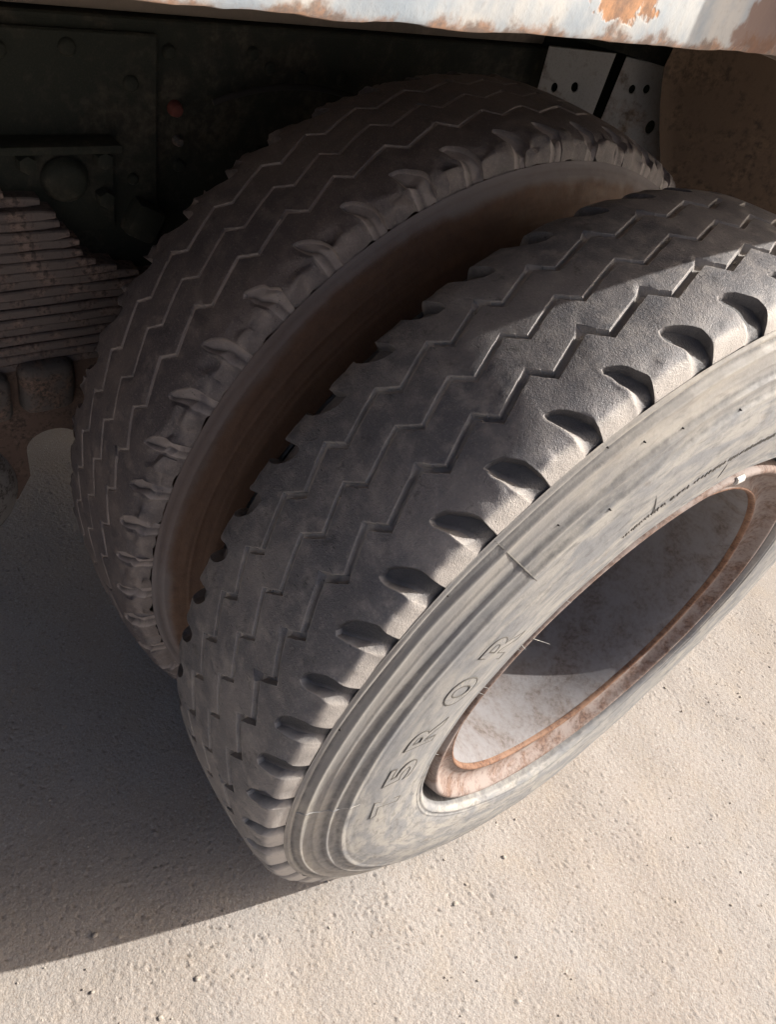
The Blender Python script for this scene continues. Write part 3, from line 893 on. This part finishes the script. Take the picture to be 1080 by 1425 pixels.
# brown web below the seat with an arched opening
bm = bmesh.new()
outl = []
yA, yB, zA, zB = -.64, -.405, .470, .640
hc, hr = (-.500, .488), .030
up = [(yA, zB), (yB + .02, zB - .008), (yB, zB - .03), (yB, .488)]
arc = [(hc[0] + hr * math.cos(t), hc[1] + hr * math.sin(t)) for t in np.linspace(0, math.pi, 14)]
arc = [(hc[0] + .038, .470)] + [(hc[0] + .038 * math.cos(t), hc[1] + hr * math.sin(t)) for t in np.linspace(0, math.pi, 14)] + [(hc[0] - .038, .44), (hc[0] - .06, .40), (yA, .40)]
outl = up + [(yB, .470)] + arc
vf = [bm.verts.new((XS - .005, y, zz(z))) for y, z in outl]
f = bm.faces.new(vf)
ex = bmesh.ops.extrude_face_region(bm, geom=[f])
bmesh.ops.translate(bm, vec=(-.03, 0, 0), verts=[v for v in ex['geom'] if isinstance(v, bmesh.types.BMVert)])
bmesh.ops.triangulate(bm, faces=[q for q in bm.faces if len(q.verts) > 4])
bm_obj('web_plate', bm, M['iron_brown'], axg, 30)
# brake drum / differential shell edge at the far left
bm = bmesh.new()
bmesh.ops.create_uvsphere(bm, u_segments=40, v_segments=24, radius=1)
for v in bm.verts: v.co = Vector((XS - .03 + v.co.x * .07, -.655 + v.co.y * .105, zz(.435) + v.co.z * .115))
bm_obj('spring_trunnion', bm, M['drum'], axg, 60)
bm_obj('axle_tube', cyl_bm((-1.45, 0, AXZ), (-.10, 0, AXZ), .075, None, 32, .006), M['iron'], axg, 40)
bm_obj('brake_drum', cyl_bm((-.60, 0, AXZ), (-.36, 0, AXZ), .205, .205, 48, .01), M['iron_brown'], axg, 40)

ft = bm_obj('unseen_light_block', box_bm((-1.38, -2.2, zz(.36)), (-.70, -1.12, zz(.98)), .06, 4), M['chassis'], truck, 40)  # unseen box added to block light reaching under the truck

# ------------------------------------------------------------------ guard behind the wheels
GN = np.array([.6, -.8, 0]); GT = np.array([.8, .6, 0]); GP = np.array([-.47, .38, 0])
def gpt(t, z, n=0.0): return tuple(GP + GT * t + GN * n + np.array([0, 0, zz(z)]))
gd_ = empty('wheel_guard', gpt(0, .7), truck)
gd_['label'] = 'grey steel guard plates with bolt holes behind the twin tyres'
def holed_plate(outline, holes, name, n0=0.0):
    """flat plate with real round holes, in the guard's own plane"""
    bm = bmesh.new()
    T = .006
    cur = bpy.data.curves.new('pl', 'CURVE'); cur.dimensions = '2D'; cur.fill_mode = 'BOTH'; cur.extrude = T / 2; cur.bevel_depth = .0008
    def poly(pts):
        sp = cur.splines.new('POLY'); sp.points.add(len(pts) - 1); sp.use_cyclic_u = True
        for i, (a_, b_) in enumerate(pts): sp.points[i].co = (a_, b_, 0, 1)
    poly(outline)
    for hx, hzz, rx, rz in holes:
        poly([(hx + rx * math.cos(t), hzz + rz * math.sin(t)) for t in np.linspace(0, 2 * math.pi, 20, endpoint=False)])
    to = bpy.data.objects.new('pl', cur); col.objects.link(to)
    me = bpy.data.meshes.new_from_object(to.evaluated_get(bpy.context.evaluated_depsgraph_get()))
    bpy.data.objects.remove(to); bpy.data.curves.remove(cur)
    bm.from_mesh(me); bpy.data.meshes.remove(me)
    bmesh.ops.remove_doubles(bm, verts=bm.verts[:], dist=1e-6)
    for v in bm.verts: v.co = Vector(gpt(v.co.x, v.co.y, n0 + v.co.z))
    return bm_obj(name, bm, M['plate'], gd_, 30)
holed_plate([(-.118, .80), (-.034, .80), (-.028, 1.062), (-.128, 1.045)], [(-.1015, .994, .0058, .0080), (-.071, 1.003, .0062, .0082)], 'guard_plate')
holed_plate([(-.016, .885), (.18, .885), (.18, 1.075), (-.010, 1.062)], [(.015, 1.024, .0055, .0075), (.0358, 1.030, .0055, .0075), (.0637, .982, .0075, .0115)], 'guard_plate')
def gbox(t0, t1, z0, z1, n0, n1, mat, name):
    bm = box_bm((t0, z0, n0), (t1, z1, n1), .003)
    for v in bm.verts: v.co = Vector(gpt(v.co.x, v.co.y, v.co.z))
    return bm_obj(name, bm, mat, gd_, 30)
gbox(-.16, .20, 1.066, 1.10, -.04, .012, M['chassis'], 'cross_channel')
gbox(-.17, .20, .80, 1.064, -.060, -.045, M['chassis'], 'dark_backing')  # dark sheet added behind the plates to keep slot and holes dark
# mud flap: thick, slightly bowed rubber sheet in front of the plates
V = []; F = []
nx, nz = 26, 30
for side in (0, 1):
    for i in range(nx + 1):
        for j in range(nz + 1):
            u, w = i / nx, j / nz
            z = 1.17 + (.875 - 1.17) * w
            tl = .046 + .062 * min(1, max(0, (1.07 - z) / .15)) + .003 * math.sin(w * 9)
            t = tl + (.40 - tl) * u
            n = .024 - .012 * math.sin(u * 2.6 + .3) + .006 * math.sin(w * 5) + (0.0 if side else .009) + .008 * math.exp(-((u) / .03) ** 2)
            V.append(gpt(t, z, n))
NN = (nx + 1) * (nz + 1)
def vid(s, i, j): return s * NN + i * (nz + 1) + j
for i in range(nx):
    for j in range(nz):
        F.append((vid(0, i, j), vid(0, i, j + 1), vid(0, i + 1, j + 1), vid(0, i + 1, j)))
        F.append((vid(1, i, j), vid(1, i + 1, j), vid(1, i + 1, j + 1), vid(1, i, j + 1)))
for i in range(nx):
    F.append((vid(0, i, 0), vid(0, i + 1, 0), vid(1, i + 1, 0), vid(1, i, 0))); F.append((vid(0, i, nz), vid(1, i, nz), vid(1, i + 1, nz), vid(0, i + 1, nz)))
for j in range(nz):
    F.append((vid(0, 0, j), vid(1, 0, j), vid(1, 0, j + 1), vid(0, 0, j + 1))); F.append((vid(0, nx, j), vid(0, nx, j + 1), vid(1, nx, j + 1), vid(1, nx, j)))
fl = mk('mud_flap', V, F, M['flap'], truck, 60)
fl['label'] = 'dirt-brown rubber mud flap hanging behind the outer tyre'

# ------------------------------------------------------------------ loose grit
ico = bmesh.new(); bmesh.ops.create_icosphere(ico, subdivisions=1, radius=1)
bv = np.array([v.co[:] for v in ico.verts]); bf = np.array([[v.index for v in f.verts] for f in ico.faces]); ico.free()
V, F = [], []
for i in range(520):
    x, y = rng.uniform(-.3, .72), rng.uniform(-.85, 1.0)
    s = .0010 + .0011 * rng.random() ** 2 + (.0018 if rng.random() < .05 else 0)
    q = bv * (1 + rng.normal(0, .16, (len(bv), 1))) * np.array([rng.uniform(.8, 1.5), rng.uniform(.8, 1.5), rng.uniform(.5, .9)]) * s
    F.append(bf + len(V) * len(bv)); V.append(q + np.array([x, y, s * .35]))
g = mk('grit', np.concatenate(V), np.concatenate(F), M['stone'], None, 60, (0, 0, 0))
tag(g, 'tiny loose stones scattered over the pale concrete', 'grit', 'stuff')
